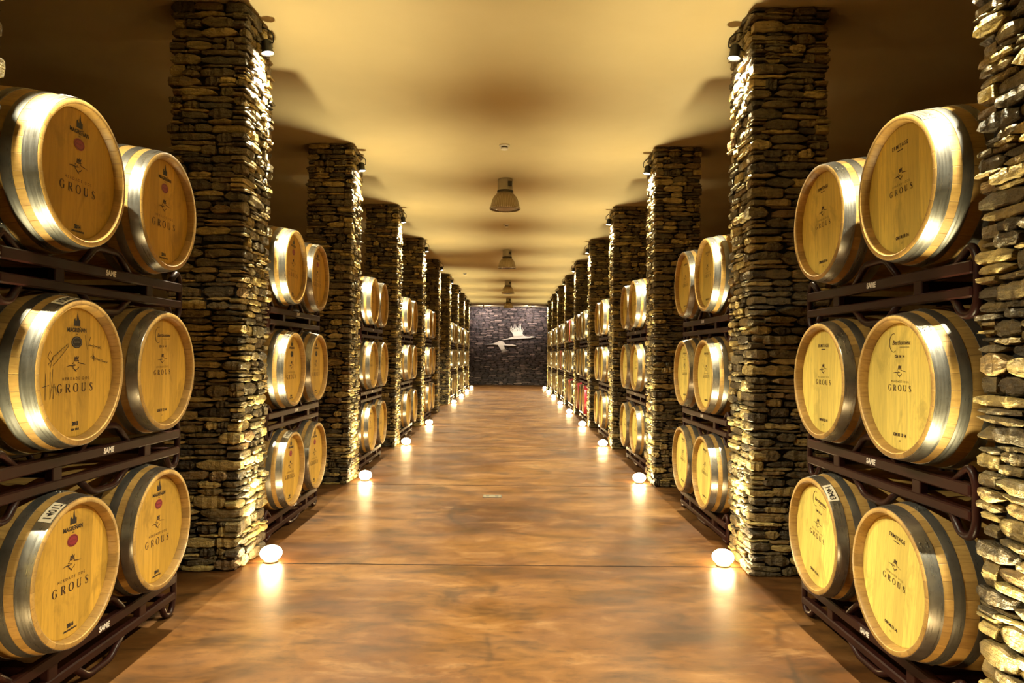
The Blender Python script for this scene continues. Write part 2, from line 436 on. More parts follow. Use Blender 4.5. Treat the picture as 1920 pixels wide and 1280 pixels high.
def feather(base0,base1,tip,bend=0):
    b0,b1,t=map(Vector,(base0,base1,tip)); m_=(b0+b1)/2; dn=(m_-t).normalized()*14; b0=m_+(b0-m_)*.62+dn; b1=m_+(b1-m_)*.62+dn; m0=(b0+t)/2+(b0-b1)*.05+Vector((bend,0)); m1=(b1+t)/2-(b0-b1)*.05+Vector((bend,0))
    return [b0,m0,t,m1,b1]
crane_defs=[
 ('crane_plaque','pale metal crane cut-out with raised wings, upper of two on the dark stone wall',
  [[(480,535),(560,520),(600,505),(665,485),(760,470),(815,468),(850,484),(900,490),(925,480),(950,483),(1000,492),(950,500),(900,508),(850,512),(780,516),(720,520),(600,526),(520,536)]],
  [[(665,488),(652,450),(640,428),(690,398),(735,402),(752,400),(804,408),(798,445),(815,470),(760,482)]]+
  [feather(a,b,t,bd) for a,b,t,bd in [((636,424),(650,408),(608,360),-10),((648,412),(662,400),(612,335),-12),((660,404),(678,394),(628,312),-12),((672,398),(692,390),(655,300),-10),((686,396),(706,388),(672,290),-4),((700,396),(720,388),(692,293),-4),((716,398),(738,392),(700,330),10),((730,400),(748,394),(712,345),12),
     ((742,398),(760,390),(735,315),-8),((756,396),(774,390),(752,292),-6),((768,396),(786,392),(772,285),-4),((780,398),(796,396),(795,335),8),((790,404),(806,400),(815,365),8)]]),
 ('crane_plaque','pale metal crane cut-out with wing lowered, lower of two on the dark stone wall',
  [[(225,606),(300,598),(355,592),(420,568),(445,553),(490,553),(520,572),(540,598),(600,604),(640,600),(660,607),(705,622),(650,626),(600,624),(540,618),(515,620),(470,622),(425,612),(360,604),(300,604)]],
  [[(425,605),(455,655),(480,692),(545,690),(530,655),(515,612),(470,598)]]+
  [feather(a,b,t,0) for a,b,t in [((478,688),(490,696),(488,722)),((488,690),(502,696),(503,733)),((500,690),(514,696),(520,737)),((512,690),(526,694),(537,733)),((522,688),(536,690),(555,725)),((530,684),(545,684),(572,716)),((536,680),(548,676),(585,708))]])]
for nm,lab,body,wing in crane_defs:
    r=empty(nm,(0,WALL_Y-.127,0)); tag(r,lab,'wall sculpture','crane plaques on the far wall')
    for part,polys in (('crane_body',body),('wing',wing)):
        pp=[[zr(*q) for q in poly] for poly in polys]
        flat_solid(pp,(-.02 if part=='wing' else 0),.035,part,M_CRANE,r)

# ------------------------------------------------------------------ glyphs and stamps for the barrel heads (local plane: +Y reads right, +Z up, x = height off the head)
def text_polys(txt,size,bold=0.0,shear=0.0,space=1.0):
    cu=bpy.data.curves.new('t','FONT'); cu.body=txt; cu.size=size; cu.align_x='CENTER'; cu.align_y='CENTER'; cu.space_character=space; cu.offset=bold; cu.shear=shear; cu.resolution_u=3
    ob=bpy.data.objects.new('t',cu); me=bpy.data.meshes.new_from_object(ob)
    vs=[(v.co.x,v.co.y) for v in me.vertices]; fs=[tuple(p.vertices) for p in me.polygons]
    bpy.data.objects.remove(ob); bpy.data.curves.remove(cu); bpy.data.meshes.remove(me)
    return vs,fs
class Stamp:
    def __init__(s): s.v=[]; s.f=[]
    def raw(s,vs,fs,dx=0,dz=0,k=1.0,rot=0):
        n=len(s.v); c,q=math.cos(rot),math.sin(rot)
        s.v += [(dx+k*(x*c-z*q),dz+k*(x*q+z*c)) for x,z in vs]; s.f += [tuple(i+n for i in f) for f in fs]; return s
    def text(s,txt,size,dx=0,dz=0,**kw):
        vs,fs=text_polys(txt,size,**kw); return s.raw(vs,fs,dx,dz)
    def stroke(s,pts,w,dx=0,dz=0,k=1.0):
        """polyline with a width that may change along it"""
        P=[Vector(p[:2]) for p in pts]; vs=[]; fs=[]
        for i,p in enumerate(P):
            t=(P[min(i+1,len(P)-1)]-P[max(i-1,0)]); t=t.normalized() if t.length else Vector((1,0)); n=Vector((-t.y,t.x))
            ww=(pts[i][2] if len(pts[i])>2 else w)/2
            vs += [tuple(p+n*ww),tuple(p-n*ww)]
        for i in range(len(P)-1): a=2*i; fs.append((a,a+1,a+3,a+2))
        return s.raw(vs,fs,dx,dz,k)
    def poly(s,pts,dx=0,dz=0,k=1.0): return s.raw(pts,[tuple(range(len(pts)))],dx,dz,k)
    def build(s,name,mat,parent,x,dz=0,rot=0,k=1.0,th=0):
        c,q=math.cos(rot),math.sin(rot); vs=[(x,k*(a*c-b*q),dz+k*(a*q+b*c)) for a,b in s.v]
        me=bpy.data.meshes.new(name); me.from_pydata(vs,[],s.f); me.materials.append(mat); me.update()
        return link(bpy.data.objects.new(name,me),parent)
def arc(cx,cz,rx,rz,a0,a1,n,thick,thin,phase=0):
    out=[]
    for i in range(n+1):
        a=math.radians(a0+(a1-a0)*i/n); w=thin+(thick-thin)*abs(math.cos(a+phase))**1.5
        out.append((cx+rx*math.cos(a),cz+rz*math.sin(a),w))
    return out
def grous(dx=0,dz=0,k=1.0,st=None):
    """GROUS in widely spaced roman capitals; cap height 1*k"""
    s=st or Stamp(); T,t=.20,.06; adv=1.50
    def ser(x,z,w=.34): s.stroke([(x-w/2,z),(x+w/2,z)],.05,dx+o*k,dz,k)
    o=-2*adv
    s.stroke(arc(0,.5,.38,.5,48,318,22,T,t),0,dx+o*k,dz,k); s.stroke([(.29,.42),(.29,.10)],T,dx+o*k,dz,k); ser(.27,.44,.36); s.stroke([(.31,.95),(.31,.72)],.05,dx+o*k,dz,k)
    o=-adv
    s.stroke([(-.24,0),(-.24,1)],T,dx+o*k,dz,k); ser(-.24,.02); ser(-.26,.98,.30)
    s.stroke([(-.2,.97),(.02,.97)],t,dx+o*k,dz,k); s.stroke(arc(.02,.73,.24,.24,90,-90,12,T,t),0,dx+o*k,dz,k); s.stroke([(-.2,.49),(.04,.49)],t,dx+o*k,dz,k)
    s.stroke([(.02,.50,T*.8),(.36,.03,T)],T,dx+o*k,dz,k); ser(.38,.02,.22)
    o=0; s.stroke(arc(0,.5,.40,.5,0,360,28,T,t),0,dx,dz,k)
    o=adv
    s.stroke([(-.28,1),(-.28,.30)],T,dx+o*k,dz,k); s.stroke([(.28,1),(.28,.30)],t*1.3,dx+o*k,dz,k); s.stroke(arc(0,.30,.28,.29,180,360,14,T,t),0,dx+o*k,dz,k); ser(-.28,.98,.36); ser(.28,.98,.26)
    o=2*adv
    pts=[(.22,.80,t),(.14,.94,t*1.2),(0,.985,t*1.2),(-.16,.92,t*2),(-.22,.77,T*.9),(-.14,.63,T),(.02,.52,T*1.1),(.17,.40,T),(.25,.25,T*.9),(.19,.09,t*2),(.02,.015,t*1.2),(-.16,.06,t),(-.25,.22,t)]
    s.stroke(pts,0,dx+o*k,dz,k); s.stroke([(.24,.98),(.24,.76)],.045,dx+o*k,dz,k); s.stroke([(-.27,.25),(-.27,.02)],.045,dx+o*k,dz,k)
    return s
def bird(st,dx,dz,k,q=.62):
    s0=len(st.v); _bird(st,0,0,k); st.v[s0:]=[(a+dx,b*q+dz) for a,b in st.v[s0:]]; return st
def _bird(st,dx,dz,k):
    """small stamped emblem: hat-like crown over flowing wing strokes"""
    st.poly([(-.10,.42),(-.12,.22),(.10,.24),(.14,.44),(.05,.36),(.02,.47),(-.03,.37)],dx,dz,k)
    st.stroke([(-.14,.20,.03),(-.02,.17,.08),(.14,.21,.03)],0,dx,dz,k)
    st.stroke([(.12,.20,.02),(.10,.08,.05),(.26,.04,.05),(.52,-.02,.012)],0,dx,dz,k)
    st.stroke([(-.10,.16,.02),(-.22,.03,.05),(-.05,-.02,.03)],0,dx,dz,k)
    st.stroke([(-.54,-.12,.012),(-.34,-.07,.06),(-.16,-.09,.07),(.02,-.05,.02)],0,dx,dz,k)
    st.stroke([(-.22,-.10,.02),(-.14,-.24,.05),(-.04,-.34,.06),(.02,-.42,.02)],0,dx,dz,k)
    st.stroke([(-.04,-.34,.02),(.10,-.24,.05),(.16,-.14,.02)],0,dx,dz,k)
    return st
def winery(k=1.0,wide=1.0):
    st=Stamp(); cap=.034*k
    grous(0,-.078,cap,st)
    st.text('HERDADE DOS',.017*k,0,-.078+cap*1.55,space=1.7)
    bird(st,0,-.078+cap*3.25,.118*(1 if k>.9 else .92*.85))
    return st
def castle(st,dx,dz,k):
    st.poly([(-.5,-.5),(-.5,.15),(-.3,.3),(-.28,.05),(-.05,.05),(-.05,.35),(.08,1.0),(.2,.35),(.3,.1),(.5,.1),(.5,-.5)],dx,dz,k)
    return st
S_WIN_BIG=winery(1.0); S_WIN_SMALL=winery(.72)
def cooper_magrenan():
    s=Stamp(); castle(s,0,.205,.040); s.text('MAGREÑAN',.024,0,.168,bold=.0006,space=.95); s.text('1862',.009,0,.152); return s
def cooper_ermitage():
    s=Stamp(); s.text('ERMITAGE',.023,0,.178,bold=.0004,space=1.15); s.stroke([(-.022,.160),(.022,.160)],.004); return s
def cooper_berth():
    s=Stamp(); s.text('Berthomieu',.027,.010,.178,shear=.3,bold=.0003)
    s.stroke(arc(-.045,.178,.030,.038,70,300,16,.004,.002),0); s.stroke([(.0,.160),(.068,.160)],.002); s.text('CM  N  14',.016,0,.122,bold=.0005); return s
def vintage_a():
    s=Stamp(); s.text('2014',.020,0,-.212,bold=.0016); s.text('CHENE DE FRANCE',.010,0,-.230,bold=.0005); return s
def vintage_b():
    s=Stamp(); s.text('OM M 13 14',.018,0,-.196,bold=.0010); s.text('225',.010,0,-.220); return s
def vintage_c():
    s=Stamp(); s.text('2013',.020,0,-.205,bold=.0016); s.text('TGM  BRUL',.011,0,-.228,bold=.0006); return s
def oval(w,h,n=28): return [(w*math.cos(2*PI*i/n),h*math.sin(2*PI*i/n)) for i in range(n)]
def seal(): return Stamp().poly([(x,.120+z) for x,z in oval(.035,.024)])
def seal_ring():
    s=Stamp(); p=[(x,.120+z,.0016) for x,z in oval(.029,.0185)]; s.stroke(p+[p[0]],0); s.text('SELECTION',.008,0,.120); return s
def sign():
    """scribbled signatures in felt pen"""
    s=Stamp(); rr=random.Random(3)
    def scrib(x0,z0,x1,z1,n,amp,w=.0022,seed=1):
        r=random.Random(seed); pts=[]
        for i in range(n+1):
            t=i/n; pts.append((x0+(x1-x0)*t-.006*math.cos(i*2.1),z0+(z1-z0)*t+amp*math.sin(i*2.1)*r.uniform(.4,1.1),w))
        s.stroke(pts,w)
    s.stroke([(-.150,.072),(-.163,.085),(-.176,.060),(-.158,.045),(-.146,.062),(-.160,.020),(-.172,.034),(-.140,.056)],.0024)
    scrib(-.142,.060,-.055,.110,26,.007,seed=2); s.stroke([(-.145,.028),(-.100,.062),(-.050,.105)],.0020)
    s.stroke([(.055,.150),(.070,.092),(.092,.145),(.086,.128)],.0024); scrib(.086,.108,.170,.098,24,.008,seed=4)
    scrib(.100,.060,.215,.034,34,.008,seed=5); s.stroke([(.110,.095),(.118,.045),(.128,.058),(.108,.070)],.0022)
    s.stroke([(-.205,-.052),(-.165,-.045)],.0024); s.stroke([(-.185,.000),(-.186,-.100)],.0024)
    s.stroke([(-.160,.005),(-.158,-.100),(-.150,-.060),(-.135,-.040),(-.140,-.098)],.0024); s.stroke([(-.145,.015),(-.150,-.055),(-.128,-.052),(-.122,-.085),(-.110,-.060),(-.104,-.090)],.0022)
    return s

# ------------------------------------------------------------------ the barrel (axis along local X, printed head at +X)
BL=.95; RH=.288; RB=.342
def prof(x):
    u=abs(x)/(BL/2); return RB-(RB-RH)*(u**2.1)
def barrel_body():
    mb=MB(); n=64; xs=[-BL/2+BL*i/26 for i in range(27)]; p=[]
    p.append((RH-.030,-BL/2+.036)); p.append((RH-.024,-BL/2+.006)); p.append((RH-.018,-BL/2)); p.append((RH-.004,-BL/2))
    p += [(prof(x),x) for x in ([-BL/2+.003]+xs[1:-1]+[BL/2-.003])]
    p += [(RH-.004,BL/2),(RH-.018,BL/2),(RH-.024,BL/2-.006),(RH-.030,BL/2-.036)]
    mb.lathe(p,n,'x'); return mb
def rot_faces(me):
    me.flip_normals(); return me
HOOPS=[(.004,.054),(.086,.124),(.172,.208)]
def hoop_mesh(a,b,sign_,seed):
    mb=MB(); x0=sign_*(BL/2-a); x1=sign_*(BL/2-b); t=.0022
    m=(x0+x1)/2
    outer=[(prof(x0)+.0006,x0),(prof(x0)+t,x0),(prof(m)+t+.0004,m),(prof(x1)+t,x1),(prof(x1)+.0006,x1)]
    mb.lathe(outer,72,'x')
    rr=random.Random(seed); base=rr.uniform(0,2*PI)
    # overlapping end with two rivets
    for da in (0,.055):
        ang=base+da
        for xx in ((x0*.72+x1*.28),(x0*.28+x1*.72)):
            r=prof(xx)+t; c=Vector((xx,r*math.cos(ang),r*math.sin(ang)))
            nrm=Vector((0,math.cos(ang),math.sin(ang)))
            mb.tube([c-nrm*.002,c+nrm*.0015,c+nrm*.003],[.0062,.0056,.0028],8)
    # lapped seam strip
    vs=[];
    for k in range(5):
        ang=base-.05+.13*k/4; 
        for xx in (x0,x1): r=prof(xx)+t*(1.7 if k<4 else 1.0); vs.append((xx,r*math.cos(ang),r*math.sin(ang)))
    mb.add(vs,[(2*k,2*k+1,2*k+3,2*k+2) for k in range(4)])
    return mb
def head_mb(sgn):
    mb=MB(); x=sgn*(BL/2-.034); r=RH-.026; th=.018
    mb.lathe([(r,x-th*sgn),(r,x-.0035*sgn),(r-.008,x)],64,'x'); 
    # concentric rings then centre
    mb.disc((x,0,0),r-.008,'x',64,flip=(sgn<0)); mb.disc((x-th*sgn,0,0),r,'x',64,flip=(sgn>0)); return mb
ME_BODY=barrel_body().mesh('barrel_body',M_OAK); rot_faces(ME_BODY); ME_BODY.set_sharp_from_angle(angle=.6)
ME_BODY_OLD=ME_BODY.copy(); ME_BODY_OLD.materials[0]=M_OAK_OLD
ME_BODY_RED=ME_BODY.copy(); ME_BODY_RED.materials[0]=M_OAK_RED
ME_HOOP=[]
for i,(a,b) in enumerate(HOOPS):
    for sg in (1,-1):
        me=hoop_mesh(a,b,sg,i*2+sg).mesh('hoop',M_HOOP); me.set_sharp_from_angle(angle=.5); ME_HOOP.append(me)
M_HOOP_RED=simple('wine_red_hoop',(.45,.03,.06),.35)
ME_HOOP_RED=[m.copy() for m in ME_HOOP]
for m in ME_HOOP_RED: m.materials[0]=M_HOOP_RED
ME_HOOP_OLD=[m.copy() for m in ME_HOOP]
for m in ME_HOOP_OLD: m.materials[0]=M_HOOP_OLD
def fix(me,sg):
    me.set_sharp_from_angle(angle=.5); return me
ME_HEAD={}
for nm,m in (('warm',M_HEAD_WARM),('pale',M_HEAD_PALE)):
    ME_HEAD[nm]=fix(head_mb(1).mesh('head',m),1)
ME_HEADB=fix(head_mb(-1).mesh('rear_head',M_HEAD_WARM),-1)
HX=BL/2-.034+.0012
def ob(name,me,parent): return link(bpy.data.objects.new(name,me),parent)
def label_part(root,txt,ang,xc=.030,L=.105,W=.044,mat=M_PAPER):
    """paper strip glued round the chime hoop, digits written along it"""
    mb=MB(); n=8; x0=BL/2-.006; x1=BL/2-.006-W; vs=[]
    r0=prof(x0)+.0046; r1=prof(x1)+.0046
    for k in range(n+1):
        a=ang+(k/n-.5)*L/RH
        vs += [(x0,r0*math.cos(a),r0*math.sin(a)),(x1,r1*math.cos(a),r1*math.sin(a))]
    fs=[(2*k,2*k+1,2*k+3,2*k+2) for k in range(n)]
    o=mb.add(vs,fs).build('paper_label',mat,root)
    if txt:
        vs,fs=text_polys(txt,.036,bold=.0008,shear=.15); V=[]
        for x,y in vs:
            a=ang-x/RH; xx=BL/2-.006-W/2+y*1.0; r=prof(xx)+.0056; V.append((xx,r*math.cos(a),r*math.sin(a)))
        me=bpy.data.meshes.new('number'); me.from_pydata(V,[],fs); me.materials.append(M_INK2)
        link(bpy.data.objects.new('handwritten_number',me),o)
def proto_barrel(kind,head,red=False,seal_m=None,extra=None,old=False):
    r=empty('wine_barrel',(0,0,0))
    ob('barrel_body',ME_BODY_RED if red else (ME_BODY_OLD if old else ME_BODY),r)
    h=ob('head',ME_HEAD[head],r); ob('rear_head',ME_HEADB,r)
    for me in (ME_HOOP_RED if red else ME_HOOP_OLD if old else ME_HOOP): ob('hoop',me,r)
    if kind:
        if kind=='m':
            cooper_magrenan().build('cooper_stamp',M_INK2,h,HX); S_WIN_BIG.build('winery_stamp',M_INK,h,HX)
            (vintage_c() if extra=='sign' else vintage_a()).build('vintage_stamp',M_INK2,h,HX)
            s1=seal().build('oval_seal',seal_m or M_REDSEAL,h,HX); seal_ring().build('seal_print',M_INK if seal_m is None else M_HOOP,h,HX+.0010)
            if extra=='sign': sign().build('signature',M_INK2,h,HX)
        else:
            (cooper_ermitage() if kind=='e' else cooper_berth()).build('cooper_stamp',M_INK,h,HX)
            w=S_WIN_SMALL.build('winery_stamp',M_INK,h,HX,dz=.060); vintage_b().build('vintage_stamp',M_INK,h,HX)
    return r
protos={
 'mr':proto_barrel('m','warm'),'mb':proto_barrel('m','warm',seal_m=M_INK2),'ms':proto_barrel('m','warm',seal_m=M_INK2,extra='sign'),
 'e':proto_barrel('e','pale'),'b':proto_barrel('b','pale'),'bw':proto_barrel('b','warm'),
 'plain':proto_barrel(None,'warm'),'pp':proto_barrel(None,'pale'),'red':proto_barrel(None,'warm',red=True),'old':proto_barrel(None,'warm',old=True)}
used=set()
def barrel(kind,side,y,z,roll,label,group,dx=0.0):
    p=protos[kind]
    if kind in used: o=copy_tree(p)
    else: o=p; used.add(kind)
    xh=(HEAD_L if side<0 else HEAD_R)+dx
    cx=xh-BL/2 if side<0 else xh+BL/2
    o.location=(cx,y,z); o.rotation_euler=(roll,0,0 if side<0 else PI)
    tag(o,label,'barrel',group); return o

# ------------------------------------------------------------------ steel barrel racks
def rack(side,y1,y2,zc,label,group,foot=False,mark=True,nb=2):
    """rack that carries two barrels centred at y1,y2 with axes at height zc"""
    r=empty('barrel_rack',((HEAD_L if side<0 else HEAD_R),(y1+y2)/2,max(zc-.52,0)))
    tag(r,label,'barrel rack',group)
    ox,oy,oz=r.location; half=(y2-y1)/2; ye=half+.335; s=side; step=2*half/(nb-1); seats=[-half+step*i for i in range(nb)]
    up_z=zc-.354-oz; lo_z=zc-.444-oz; yb=min(ye,1.2)
    floor_=-oz+.014
    lowz=max(lo_z-.115, floor_) if foot else lo_z-.082
    for name,xi in (('front_frame',.115),('rear_frame',.835)):
        x=s*xi; mb=MB()
        mb.box((x,0,up_z),(.040,2*ye,.048),bev=.006); mb.box((x,0,lo_z),(.040,2*ye,.040),bev=.006)
        for ys_ in seats: mb.box((x,ys_,(up_z+lo_z)/2),(.034,.060,up_z-lo_z-.03),bev=.004)
        fr=mb.build(name,M_RACK,r,True,.5)
        if name=='front_frame' and mark:
            st=Stamp(); st.text('SAME',.033,0,0,bold=.0016,shear=.1)
            sg=-s; vs=[(x-s*.0212, sg*a, up_z+b) for a,b in st.v]
            me=bpy.data.meshes.new('maker_mark'); me.from_pydata(vs,[],st.f); me.materials.append(M_SILVER)
            q=link(bpy.data.objects.new('maker_mark',me),fr); q['label']='silver maker lettering on the rail'
        # bent pipe cradles: between the barrels, above and below
        t=.0155; g=min(.20,step*.28)
        for m_ in [(a+b)/2 for a,b in zip(seats,seats[1:])]:
            pu=[(x,m_-g,up_z+.01),(x,m_-g*.45,up_z+.105),(x,m_+g*.45,up_z+.105),(x,m_+g,up_z+.01)]
            MB().tube(rounded(pu,.035),t,10).build('cradle_tube',M_RACK,r)
            pd=[(x,m_-g,lo_z-.005),(x,m_-g*.45,lowz),(x,m_+g*.45,lowz),(x,m_+g,lo_z-.005)]
            MB().tube(rounded(pd,.035),t,10).build('foot_tube' if foot else 'cradle_tube',M_RACK,r)
        for sy in (-1,1):
            pe=[(x,sy*(ye-.115),up_z+.01),(x,sy*(ye-.02),up_z+.085),(x,sy*(ye+.012),up_z+.03),(x,sy*(ye+.012),lo_z-.03),(x,sy*(ye-.015),lowz),(x,sy*(ye-.075),lowz),(x,sy*(ye-.13),lo_z-.005)]
            MB().tube(rounded(pe,.03),t,10).build('end_tube',M_RACK,r)
    for ys_ in seats:
        MB().box((s*.475,ys_,up_z-.04),(.70,.050,.040),bev=.005).build('cross_bar',M_RACK,r,True,.5)
    for sy in (-1,1):
        MB().box((s*.475,sy*(ye-.04),lo_z),(.70,.036,.036),bev=.005).build('cross_bar',M_RACK,r,True,.5)
    return r

SIDE={-1:'left',1:'right'}
TIER=['bottom','middle','top']
# bay 1 and 2 measured barrel by barrel: (y1, z1, y2, z2) per tier
OFF=CAM_H-1.278
bays={}
bays[(-1,0)]=[(2.834,.545,3.522,.545),(2.834,1.335,3.536,1.325),(2.822,2.128,3.525,2.118)]
bays[(1,0)]=[(2.905,.515,3.630,.515),(2.862,1.308,3.560,1.305),(2.850,2.110,3.565,2.105)]
bays[(-1,1)]=[(5.632,.503,6.326,.510),(5.625,1.293,6.336,1.297),(5.627,2.105,6.338,2.096)]
bays[(1,1)]=[(5.715,.490,6.435,.492),(5.687,1.270,6.388,1.274),(5.660,2.080,6.375,2.074)]
for sd in (-1,1):
    last=4 if sd<0 else 3
    for b in range(2,last+1):
        y=pillar_y(b)-P_T/2; rr=random.Random(b*7+sd)
        bays[(sd,b)]=[(y-1.952+rr.uniform(-.014,.004),.495,y-1.235+rr.uniform(-.004,.014),.495),(y-1.95,1.282,y-1.235,1.282),(y-1.94,2.085,y-1.225,2.085)]
near_kind={(-1,0):['mr','mr','ms','bw','mr','mr'],(1,0):['e','b','b','e','e','e'],(-1,1):['mr','mr','mb','mb','mr','mr'],(1,1):['e','e','e','b','e','e']}
near_roll={(-1,0):[0.02,.03,.0,-.01,.0,.0],(1,0):[-.13,-.16,.0,.0,.04,.02],(-1,1):[.05,.03,.0,.0,.02,.0],(1,1):[-.05,-.08,.0,.03,.0,.0]}
look={'mr':'red oval seal','mb':'black oval seal','ms':'black oval seal and pen signatures','e':'small stamped name above emblem','b':'script maker stamp above emblem','bw':'script maker stamp above emblem'}
stickers=[]
for (sd,b),tiers in sorted(bays.items(),key=lambda t:(t[0][1],t[0][0])):
    for ti,(y1,z1,y2,z2) in enumerate(tiers):
        for j,(y,z) in enumerate(((y1,z1),(y2,z2))):
            nf=('nearer','farther')[j]
            if (sd,b) in near_kind:
                kd=near_kind[(sd,b)][ti*2+j]; roll=near_roll[(sd,b)][ti*2+j]*(1 if sd<0 else -1)*-1
                lab='oak barrel with %s, %s one on %s tier, %s bay, %s'%({'mr':'red seal','mb':'black seal','ms':'pen signatures','e':'pale head','b':'script stamp','bw':'script stamp'}[kd],nf,TIER[ti],ORD[b],SIDE[sd])
            else:
                kd='bw' if sd<0 and b==2 else ('e' if b==2 else ('plain' if sd<0 else 'pp')); roll=random.uniform(-.08,.08)
                lab='oak barrel, %s one of the %s-tier pair in the %s bay on the %s'%(nf,TIER[ti],ORD[b],SIDE[sd])
            o=barrel(kd,sd,y,z,roll,lab,'barrels racked along the %s side'%SIDE[sd],dx=random.uniform(-.012,.012) if b>1 else 0)
            key=(sd,b,ti,j)
            stick={(-1,0,1,0):('12042',PI/2+.30),(-1,0,0,0):('14017',PI/2+.50),(1,0,0,1):('14043',PI/2-.42),(-1,0,2,0):(None,PI/2+.16),
                   (-1,1,2,1):('13055',PI/2+.30),(-1,1,1,0):('13028',PI/2+.28),(-1,1,0,0):('14030',PI/2+.38),(-1,2,0,0):('14036',PI/2+.5),(-1,2,0,1):('14038',PI/2+.4),(-1,2,2,1):('13061',PI/2+.3),(-1,3,0,0):('14040',PI/2+.5)}
            if key in stick:
                stickers.append((o,)+stick[key])
        y_a,y_b=(y1,y2); zc=(z1+z2)/2
        rack(sd,y_a,y_b,zc,'maroon steel rack under the %s-tier barrel pair, %s bay on the %s'%(TIER[ti],ORD[b],SIDE[sd]),
             'barrel racks on the %s side'%SIDE[sd],foot=(ti==0),mark=(b<3))
# bays with three barrels per tier (far end)
def triple(sd,b):
    y0=pillar_y(b-1)+P_T/2+.02
    ys=[y0+.42,y0+1.14,y0+1.86]
    for ti,zc in enumerate((.495,1.282,2.085)):
        for j,y in enumerate(ys):
            red=(sd>0 and (b,ti,j) in {(4,0,0),(4,0,2),(5,2,1),(6,1,1),(5,0,1)})
            col='wine-red painted' if red else 'old oak'
            lab='%s barrel, %s of three on %s tier, %s bay on the %s'%(col,('nearest','middle','farthest')[j],TIER[ti],ORD[b],SIDE[sd])
            barrel('red' if red else 'old',sd,y,zc,random.uniform(-.3,.3),lab,'barrels racked along the %s side'%SIDE[sd])
        rack(sd,ys[0],ys[2],zc,'long maroon steel rack under %s-tier barrels, %s bay on the %s'%(TIER[ti],ORD[b],SIDE[sd]),'barrel racks on the %s side'%SIDE[sd],foot=(ti==0),mark=False,nb=3)
for b in range(4,9): triple(1,b)
for b in range(6,9): triple(-1,b)

for o_,t_,a_ in stickers: label_part(o_,t_,a_)
# ------------------------------------------------------------------ globe floor lights
def squash_globe():
    mb=MB(); n=12; p=[]
    for i in range(n+1):
        a=-PI/2+PI*i/n; p.append((max(.0005,.073*abs(math.cos(a))),.060+.052*math.sin(a)))
    mb.lathe(p,24,'z'); return mb
g_me=squash_globe().mesh('glass_globe',M_GLOBE); g_me.flip_normals()
b_me=MB().lathe([(.001,.0),(.045,.0),(.050,.006),(.042,.014),(.001,.014)],24,'z').mesh('base_ring',M_BRASS)
gl=bpy.data.lights.new('globe_beam','SPOT'); gl.energy=370; gl.color=(1,.86,.47); gl.spot_size=math.radians(68); gl.spot_blend=1.0; gl.shadow_soft_size=.09
def globe(side,k,y,label):
    r=empty('globe_floor_lamp',((GLOBE_L if side<0 else GLOBE_R),y,0)); ob('glass_globe',g_me,r); ob('lamp_base',b_me,r)
    lo=bpy.data.objects.new('lamp_glow',gl); link(lo,r); lo.location=(0,0,.150); lo.rotation_euler=(PI,side*.06,0)
    tag(r,label,'lamp','round glass lamps on the floor, %s side'%SIDE[side])
for sd in (-1,1):
    for k in range(-1,N_P):
        if sd<0 and k==4: continue
        y=(2.13 if k==-1 else pillar_y(k)-.02)
        lab='round glowing glass lamp on the floor beside the %s slate pillar on the %s'%(ORD[k] if k>=0 else 'nearest cut-off',SIDE[sd])
        globe(sd,k,y,lab)
# ------------------------------------------------------------------ spotlights near the pillar tops
def spot_meshes():
    h=MB().lathe([(.001,.095),(.026,.095),(.034,.085),(.036,.02),(.046,.004),(.046,0),(.042,0),(.040,.004),(.032,.020),(.001,.020)],24,'z').mesh('lamp_housing',M_BLACK); h.set_sharp_from_angle(angle=.6)
    b=MB().lathe([(.001,.004),(.030,.006),(.038,.010),(.034,.016),(.001,.018)],20,'z').mesh('bulb_face',M_BULB)
    return h,b
SH,SB=spot_meshes()
sl=bpy.data.lights.new('pillar_spot_light','SPOT'); sl.energy=900; sl.color=(1,.90,.62); sl.spot_size=math.radians(122); sl.spot_blend=1.0; sl.shadow_soft_size=.013
def spot(side,k,y):
    fx=FACE_L if side<0 else FACE_R; s=-side   # s points into the aisle
    r=empty('pillar_spotlight',(fx+s*.050,y,3.49)); tag(r,'small black spotlight high on the %s slate pillar on the %s'%(ORD[k] if k>=0 else 'nearest cut-off',SIDE[side]),'spotlight','spotlights on the %s pillars'%SIDE[side])
    tilt=-s*.14
    for me,nm in ((SH,'lamp_housing'),(SB,'bulb_face')):
        o=ob(nm,me,r); o.rotation_euler=(0,tilt,0)
    MB().tube(rounded([(-s*.080,0,.06),(-s*.03,0,.07),(-s*.005,0,.06)],.02),.008,8).build('bracket',M_BLACK,r)
    MB().tube(rounded([(-s*.075,0.0,.185),(-s*.02,-.02,.175),(s*.045,-.03,.13),(s*.040,-.01,.07),(s*.012,0,.085)],.05,7),.0042,8).build('cable',M_BLACK,r)
    MB().tube(rounded([(-s*.074,-.02,.185),(-s*.078,-.05,.12),(-s*.062,-.03,.07),(-s*.03,0,.08)],.03),.0042,6).build('cable',M_BLACK,r)
    lo=bpy.data.objects.new('spot_glow',sl); link(lo,r); lo.location=(-s*(.000 if side<0 else .009),0,-.012); lo.rotation_euler=(0,s*(-.11 if side>0 else -.17),0)
for sd in (-1,1):
    for k in range(-1,N_P): spot(sd,k,2.21 if k==-1 else pillar_y(k))

